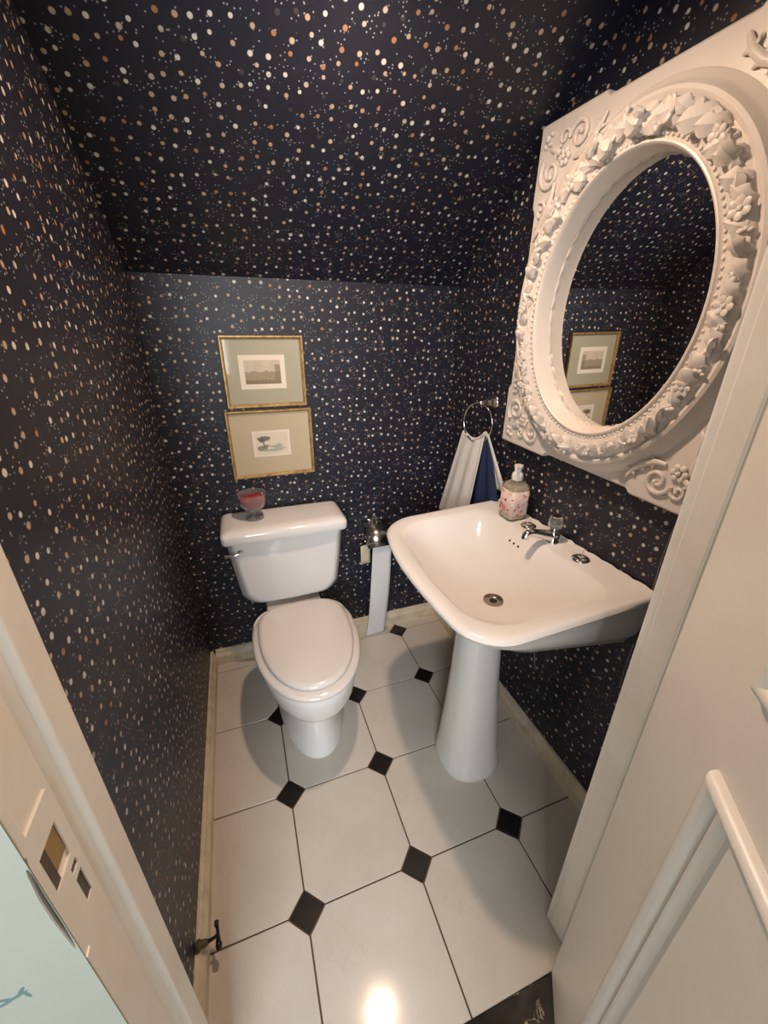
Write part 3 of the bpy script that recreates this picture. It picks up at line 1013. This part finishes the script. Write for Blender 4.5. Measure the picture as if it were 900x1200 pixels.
MB().tube([(hx0 - .002, ry, rz - .018), (hx1 + .002, ry, rz - .018)], .007, 12).build('spindle', 'chrome', hold, smooth=50)
roll = thing('toilet_roll', 'nearly used white toilet roll with strip trailing to floor', 'toilet roll', (hx, ry, .003))
def tubeshell(ri, ro, x0, x1, n=28):
    rg = []
    for x, r in ((x0, ri), (x0, ro), (x1, ro), (x1, ri), (x0, ri)):
        rg.append([(x, ry + r * math.cos(2 * PI * k / n), rz - .018 + r * math.sin(2 * PI * k / n)) for k in range(n)])
    return MB().loft(rg, False, False)
tubeshell(.0215, .031, hx0 + .010, hx1 - .008).build('paper_roll', 'paperwhite', roll, smooth=50)
tubeshell(.0205, .0214, hx0 + .008, hx1 - .006).build('cardboard_core', 'card', roll, smooth=50)
def stripfn(u, v):
    z = (rz - .018) * (1 - u) + .003
    xa = (hx0 + .030) * (1 - u) + .742 * u
    xb = (hx1 - .004) * (1 - u) + .842 * u
    y = ry - .031 - .006 * math.sin(PI * u) + .030 * u ** 3 + .004 * math.sin(3 * v + 5 * u)
    if u > .97:
        y -= .10 * (u - .97)
    return (xa + (xb - xa) * v, y - .0, z)
MB().grid(stripfn, 40, 8).build('paper_strip', 'paperwhite', roll, smooth=60, thick=.0006)
# loose cream sheet end left of the holder
def tailfn(u, v):
    return (.727 + .045 * v, ry + .012 + .004 * math.sin(3 * v), .525 - .10 * u + .004 * v)
MB().grid(tailfn, 6, 5).build('card_flap', 'card', hold, smooth=60, thick=.001)

# ------------------------------------------------------------------ towel ring and towels
ty, tz = -.300, 1.128
ring = thing('towel_ring', 'chrome towel ring on right wall beside the mirror', 'towel ring', (W, -.335, 1.205))
mt = MB()
Mx = Matrix.Rotation(-PI / 2, 3, 'Y')
mt.lathe([(.027, 0), (.028, .003), (.025, .007), (.0245, .010), (.021, .014), (.0205, .018), (.015, .028), (.010, .045), (.0095, .058), (.006, .063), (0, .064)], (W, -.335, 1.205), 28, Mx)
mt.build('wall_mount', 'chrome', ring, smooth=40)
rp = []
RC = Vector((W - .055, -.322, 1.128))
rdir = Vector((-.25, .968, 0)).normalized()
for k in range(41):
    a = 2 * PI * k / 40
    rp.append(RC + rdir * (.072 * math.cos(a)) + Vector((0, 0, .074 * math.sin(a))))
rm = MB()
n_ = 10
rings = []
for k in range(40):
    a = 2 * PI * k / 40
    c = RC + rdir * (.072 * math.cos(a)) + Vector((0, 0, .074 * math.sin(a)))
    out_ = (rdir * math.cos(a) + Vector((0, 0, math.sin(a))))
    side = rdir.cross(Vector((0, 0, 1)))
    rings.append([c + (out_ * math.cos(2 * PI * j / n_) + side * math.sin(2 * PI * j / n_)) * .0032 for j in range(n_)])
rings.append(rings[0])
rm.loft(rings, False, False).build('ring', 'chrome', ring, smooth=60)
def panel(name, mat, parent, topA, topB, botA, botB, sag, wave, nf, thick, xoff=0.0, sc=0.0, ph=0.0):
    topA, topB, botA, botB = map(Vector, (topA, topB, botA, botB))
    def fn(u, v):
        a = topA.lerp(botA, u)
        b = topB.lerp(botB, u)
        p = a.lerp(b, v)
        p.z -= sag * 4 * v * (1 - v) * max(0, 1 - u * 5)
        p.x += wave * math.sin(nf * v * PI + ph) * (.35 + .65 * u) + xoff
        if u > .96 and sc:
            p.z -= sc * abs(math.sin(v * 22))
        return p
    return MB().grid(fn, 40, 36).build(name, mat, parent, smooth=70, thick=thick)
X1 = W - .060
tw = thing('hand_towel', 'white hand towel hanging through the towel ring', 'towel', (X1, -.30, .70))
tf = panel('front_panel', 'towel_white', tw, (X1 - .006, -.238, 1.080), (X1 + .010, -.372, 1.100), (X1 - .016, -.098, .690), (X1 - .012, -.326, .705), .028, .005, 5, .004, sc=.010)
panel('back_panel', 'towel_white', tw, (X1 + .014, -.372, 1.098), (X1 + .014, -.390, 1.098), (X1 + .042, -.440, .898), (X1 + .040, -.500, .905), .0, .004, 2, .005)
# fold over the ring
def foldfn(u, v):
    a = PI * u
    base = Vector((X1 + .002, -.238, 1.076)).lerp(Vector((X1 + .012, -.372, 1.097)), v)
    base.z -= .028 * 4 * v * (1 - v)
    return base + Vector((-.008 + .008 * (1 - math.cos(a)), 0, .008 * math.sin(a)))
MB().grid(foldfn, 8, 24).build('fold', 'towel_white', tw, smooth=70, thick=.004)
tn = thing('hand_towel', 'navy hand towel hanging behind the white towel', 'towel', (X1 + .02, -.39, .75))
panel('cloth_panel', 'towel_navy', tn, (X1 + .018, -.352, 1.080), (X1 + .020, -.384, 1.092), (X1 + .022, -.285, .770), (X1 + .026, -.470, .866), .0, .007, 4, .006, ph=.6)

# ------------------------------------------------------------------ mirror with ornate white frame
MY, MZ = -.842, 1.505
MXF = W - .045      # front of the backing plate
mir = thing('ornate_mirror', 'oval mirror in ornate white square frame on right wall', 'mirror', (W - .006, MY, MZ))
NA = 180
gA, gB = .229, .283          # inner lip half axes (y, z)
GC = Vector((0, MY + .018, MZ - .012))
out = []
a1, a2, b1, b2 = .368, .357, .418, .407     # corner blocks and recessed edges
for (px, pz) in ((a1, -.215), (a1, -b1), (.157, -b1), (.145, -b2)):
    pass
pol = [(a2, 0), (a2, .232), (a1, .246), (a1, b1), (.157, b1), (.146, b2)]
quad = pol[1:]
outline = []
outline += [(y, z) for y, z in quad]
outline += [(-y, z) for y, z in quad[::-1]]
outline += [(-y, -z) for y, z in quad]
outline += [(y, -z) for y, z in quad[::-1]]
def ray_out(a):
    dx, dz_ = math.cos(a), math.sin(a)
    best = None
    for i in range(len(outline)):
        (x1_, z1_), (x2_, z2_) = outline[i], outline[(i + 1) % len(outline)]
        ex, ez = x2_ - x1_, z2_ - z1_
        den = dx * ez - dz_ * ex
        if abs(den) < 1e-9:
            continue
        t_ = (x1_ * ez - z1_ * ex) / den
        u_ = (x1_ * dz_ - z1_ * dx) / den
        if t_ > 0 and -1e-6 <= u_ <= 1 + 1e-6:
            best = t_ if best is None else min(best, t_)
    return best
angs = sorted(set([2 * PI * k / NA for k in range(NA)] + [math.atan2(z, y) % (2 * PI) for y, z in outline]))
def ell_r(a, A_, B_):
    return 1 / math.sqrt((math.cos(a) / A_) ** 2 + (math.sin(a) / B_) ** 2)
ri, ro_ = [], []
front, back, infront, inback, fbev = [], [], [], [], []
for a in angs:
    r = ray_out(a)
    y, z = r * math.cos(a), r * math.sin(a)
    back.append((W - .008, MY + y, MZ + z))
    front.append((MXF + .004, MY + y, MZ + z))
    fbev.append((MXF, MY + y * .989, MZ + z * .989))
    e = ell_r(a, gA + .03, gB + .03)
    infront.append((MXF, GC.y + e * math.cos(a), GC.z + e * math.sin(a)))
    inback.append((W - .008, GC.y + e * math.cos(a), GC.z + e * math.sin(a)))
MB().loft([inback, back, front, fbev, infront, inback], False, False).build('backing_plate', 'plaster', mir, smooth=30)
# oval moulding swept round the glass: (outward offset, x)
prof = [(-.002, W - .020), (-.002, MXF + .010), (.004, MXF - .018), (.007, MXF - .030), (.011, MXF - .034), (.015, MXF - .033), (.018, MXF - .028), (.022, MXF - .026),
        (.028, MXF - .028), (.040, MXF - .036), (.054, MXF - .040), (.068, MXF - .038), (.078, MXF - .030), (.083, MXF - .028), (.087, MXF - .033), (.094, MXF - .036),
        (.102, MXF - .033), (.107, MXF - .025), (.111, MXF - .016), (.118, MXF - .008), (.128, MXF - .002), (.132, MXF + .002)]
NS = 128
rings = []
for o_, x in prof:
    o_ *= .84
    x = MXF + (x - MXF) * (.80 if x < MXF else 1)
    rings.append([(x, GC.y + (gA + o_) * math.cos(2 * PI * k / NS), GC.z + (gB + o_) * math.sin(2 * PI * k / NS)) for k in range(NS)])
om = MB().loft(rings, False, False).build('oval_moulding', 'plaster', mir, smooth=35)
# mirror glass
gl = [[(W - .019, GC.y + (gA + .012) * s_ * math.cos(2 * PI * k / 96), GC.z + (gB + .012) * s_ * math.sin(2 * PI * k / 96)) for k in range(96)] for s_ in (1,)]
gl2 = [[(W - .014, p[1], p[2]) for p in gl[0]]]
MB().loft(gl + gl2).build('mirror_glass', 'mirror', mir)
# scalloped rim next to the glass
sc_ = []
for k in range(144):
    a = 2 * PI * k / 144
    w_ = .001 + .0055 * abs(math.sin(a * 22))
    sc_.append((GC.y + (gA - w_) * math.cos(a), GC.z + (gB - w_) * math.sin(a)))
oo_ = [(GC.y + (gA + .002) * math.cos(2 * PI * k / 144), GC.z + (gB + .002) * math.sin(2 * PI * k / 144)) for k in range(144)]
MB().loft([[(W - .0195, y, z) for y, z in oo_], [(W - .026, y, z) for y, z in oo_], [(W - .0245, y, z) for y, z in sc_], [(W - .0195, y, z) for y, z in sc_]], False, False).build('scalloped_rim', 'plaster', om, smooth=30)
# bead row
bm_ = MB()
NB = 130
for k in range(NB):
    a = 2 * PI * k / NB
    bm_.blob((MXF - .0220, GC.y + (gA + .0205) * math.cos(a), GC.z + (gB + .0205) * math.sin(a)), .0040, 6, 4)
bd = bm_.build('bead_row', 'plaster', om, smooth=80)
bd['kind'] = 'stuff'
# garland pieces
def leaf_mesh(curl, wid, lobes):
    m_ = MB()
    def fn(u, v):
        s_ = v * 2 - 1
        w = wid * (math.sin(PI * min(1, u * .93 + .05)) ** .75) * (1 + .22 * math.sin(lobes * PI * u * 2))
        return Vector((u - .1, s_ * w, .16 * math.sin(PI * u) + curl * u * u - .22 * s_ * s_ * w + .10 * (1 - abs(s_)) ** 2))
    m_.grid(fn, 9, 5)
    # closed underside
    top = len(m_.v)
    m_.grid(lambda u, v: fn(u, v) - Vector((0, 0, .16)), 9, 5)
    edge = [j for j in range(5)] + [i * 5 + 4 for i in range(1, 9)] + [40 + j for j in range(3, -1, -1)] + [i * 5 for i in range(7, 0, -1)]
    for p, q_ in zip(edge, edge[1:] + edge[:1]):
        m_.f.append((p, q_, q_ + top, p + top))
    return m_.mesh('leaf', smooth=45, weld=False)
def flower_mesh(n):
    m_ = MB()
    for k in range(n):
        a = 2 * PI * k / n
        Mz = Matrix.Rotation(a, 3, 'Z') @ Matrix.Rotation(-.35, 3, 'Y')
        m_.blob(Mz @ Vector((.28, 0, .10)), (.30, .23, .10), 8, 5, Mz)
    for k in range(4):
        a = 2 * PI * k / 4 + .4
        Mz = Matrix.Rotation(a, 3, 'Z') @ Matrix.Rotation(-.8, 3, 'Y')
        m_.blob(Mz @ Vector((.14, 0, .16)), (.17, .14, .08), 7, 5, Mz)
    m_.blob((0, 0, .22), .12, 8, 5)
    return m_.mesh('flower', smooth=60, weld=False)
def bud_mesh():
    m_ = MB()
    for k in range(3):
        m_.blob((.25 * k, .06 * math.sin(k * 2), .08), (.22 - .03 * k, .16 - .02 * k, .14 - .02 * k), 8, 5)
    return m_.mesh('bud', smooth=60, weld=False)
leaves = [leaf_mesh(.10, .30, 2), leaf_mesh(.22, .34, 1.5), leaf_mesh(.02, .24, 2.5)]
flowers = [flower_mesh(5), flower_mesh(6)]
buds = [bud_mesh()]
for me_ in leaves + flowers + buds:
    me_.materials.append(MAT['plaster'])
def ring_frame(a, o_, x, spin, tilt_, s_):
    pos = Vector((x, GC.y + (gA + o_) * math.cos(a), GC.z + (gB + o_) * math.sin(a)))
    zax = Vector((-1, 0, 0))
    xax = Vector((0, -math.sin(a), math.cos(a)))
    yax = zax.cross(xax)
    Rm = Matrix((xax, yax, zax)).transposed() @ Matrix.Rotation(spin, 3, 'Z') @ Matrix.Rotation(tilt_, 3, 'Y')
    return Matrix.Translation(pos) @ Rm.to_4x4() @ Matrix.Diagonal((s_, s_, s_ * random.uniform(.75, 1.0), 1))
rnd = random.Random(3)
NG = 56
for k in range(NG):
    a = 2 * PI * k / NG + rnd.uniform(-.02, .02)
    sg = 1 if (a % (2 * PI)) < PI / 2 or (a % (2 * PI)) > 3 * PI / 2 else -1
    # leaves sweep upwards from the foot of the oval to its crown
    up_ = 0 if math.cos(a) > 0 else PI
    big = 1.0 + .35 * max(0, math.sin(a)) ** 2
    inst(rnd.choice(leaves), 'leaf', ring_frame(a, .062, MXF - .027, up_ - (.75 if up_ == 0 else -.75) + rnd.uniform(-.3, .3), rnd.uniform(-.35, 0), rnd.uniform(.042, .052) * big), om)
    inst(rnd.choice(leaves), 'leaf', ring_frame(a + .05, .043, MXF - .027, up_ + (.6 if up_ == 0 else -.6) + rnd.uniform(-.3, .3), rnd.uniform(-.35, 0), rnd.uniform(.031, .038) * big), om)
    if k % 4 == 0:
        inst(rnd.choice(flowers), 'flower', ring_frame(a + .02, .051, MXF - .033, rnd.uniform(0, 6), rnd.uniform(-.35, .35), rnd.uniform(.028, .036) * big), om)
    elif k % 4 == 2:
        inst(rnd.choice(leaves), 'leaf', ring_frame(a, .054, MXF - .036, up_ + rnd.uniform(-.5, .5), rnd.uniform(-.7, -.3), rnd.uniform(.030, .038) * big), om)
    else:
        inst(buds[0], 'bud', ring_frame(a, .051 + rnd.uniform(-.012, .012), MXF - .034, rnd.uniform(0, 6), 0, rnd.uniform(.028, .036) * big), om)
# acanthus scrolls in the corners
def scroll_part(sy_, sz_):
    m_ = MB()
    cy_, cz_ = MY + sy_ * a1, MZ + sz_ * b1
    def P(u, w, h=0):
        return Vector((MXF - h, cy_ - sy_ * u, cz_ - sz_ * w))
    def spiral(u0, w0, r0, r1, a0, turns, sign, t0, t1, n=34):
        path, rad = [], []
        for i in range(n):
            f = i / (n - 1)
            a = a0 + sign * turns * 2 * PI * f
            r = r0 + (r1 - r0) * f ** .8
            path.append(P(u0 + r * math.cos(a), w0 + r * math.sin(a), .003))
            rad.append(t0 + (t1 - t0) * f)
        m_.tube(path, rad, 8, True, up=(1, 0, 0))
        m_.blob(path[-1], t1 * 1.7, 8, 5)
    spiral(.060, .112, .040, .009, math.radians(230), 1.45, -1, .0065, .0040)
    spiral(.150, .058, .034, .007, math.radians(190), 1.35, 1, .0060, .0035)
    spiral(.098, .048, .020, .005, math.radians(20), 1.1, -1, .0045, .0030)
    spiral(.042, .190, .024, .005, math.radians(250), 1.1, 1, .0050, .0030)
    # rosette where the scrolls meet
    cu, cw = .108, .088
    for k in range(6):
        a = 2 * PI * k / 6
        m_.blob(P(cu + .013 * math.cos(a), cw + .013 * math.sin(a), .003), (.006, .008, .008), 8, 5)
    m_.blob(P(cu, cw, .007), .006, 8, 5)
    for (u, w, r) in ((.034, .034, .011), (.050, .028, .007), (.030, .050, .007), (.045, .048, .006)):
        m_.blob(P(u, w, .002), (.007, r, r * .8), 9, 6)
    def plume(pts, wid, n=5):
        path = [P(u, w, .004 + .003 * math.sin(PI * i / (len(pts) - 1))) for i, (u, w) in enumerate(pts)]
        k_ = len(pts)
        m_.tube(path, [wid * (.35 + .65 * math.sin(PI * (i + .6) / (k_ + .2))) for i in range(k_)], 8, up=(1, 0, 0), flat=.55)
        for i in range(1, k_ - 1):
            (u0, w0), (u1, w1) = pts[i], pts[i + 1]
            dx_, dw_ = u1 - u0, w1 - w0
            l_ = math.hypot(dx_, dw_)
            dx_, dw_ = dx_ / l_, dw_ / l_
            for sd in (-1, 1):
                ex, ew = dx_ * .6 - sd * dw_ * .8, dw_ * .6 + sd * dx_ * .8
                ln = wid * 2.4
                m_.tube([P(u0 + ex * ln * f, w0 + ew * ln * f, .003 + .003 * math.sin(PI * f)) for f in (0, .35, .7, 1)], [wid * .3, wid * .55, wid * .45, wid * .12], 7, up=(1, 0, 0), flat=.6)
    plume([(.085, .135), (.082, .165), (.068, .195), (.050, .225), (.026, .252)], .009)
    plume([(.140, .098), (.165, .098), (.190, .086), (.212, .066), (.228, .040)], .008)
    plume([(.055, .060), (.075, .068), (.092, .078)], .008)
    return m_
for sy_ in (-1, 1):
    for sz_ in (-1, 1):
        scroll_part(sy_, sz_).build('corner_scroll', 'plaster', mir, smooth=60)
mir.rotation_euler = (math.radians(1.8), math.radians(-.7), 0)

# ------------------------------------------------------------------ small iron valve low on the left wall
vy, vz = -1.056, .078
vl = thing('iron_valve', 'small black iron valve jutting from the left baseboard', 'valve', (.02, vy, vz))
Mxp = Matrix.Rotation(PI / 2, 3, 'Y')
MB().lathe([(.012, 0), (.0125, .006), (.009, .010), (.008, .022), (.006, .024), (.006, .026), (0, .026)], (.004, vy, vz), 14, Mxp).build('valve_stub', 'ironbrown', vl, smooth=40)
MB().tube([(.028, vy, vz), (.044, vy + .002, vz + .002), (.052, vy + .004, vz + .004)], [.0045, .004, .004], 8).build('valve_stem', 'iron', vl, smooth=50)
MB().tube([(.052, vy - .010, vz - .012), (.053, vy + .004, vz + .002), (.052, vy + .020, vz + .014)], [.007, .004, .004], 8).build('valve_handle', 'iron', vl, smooth=50)
MB().box(.046, .056, vy + .016, vy + .028, vz + .008, vz + .020).build('handle_tip', 'iron', vl, bevel=.002)
MB().blob((.053, vy - .010, vz - .012), (.008, .011, .012), 10, 6).build('handle_knob', 'iron', vl, smooth=60)
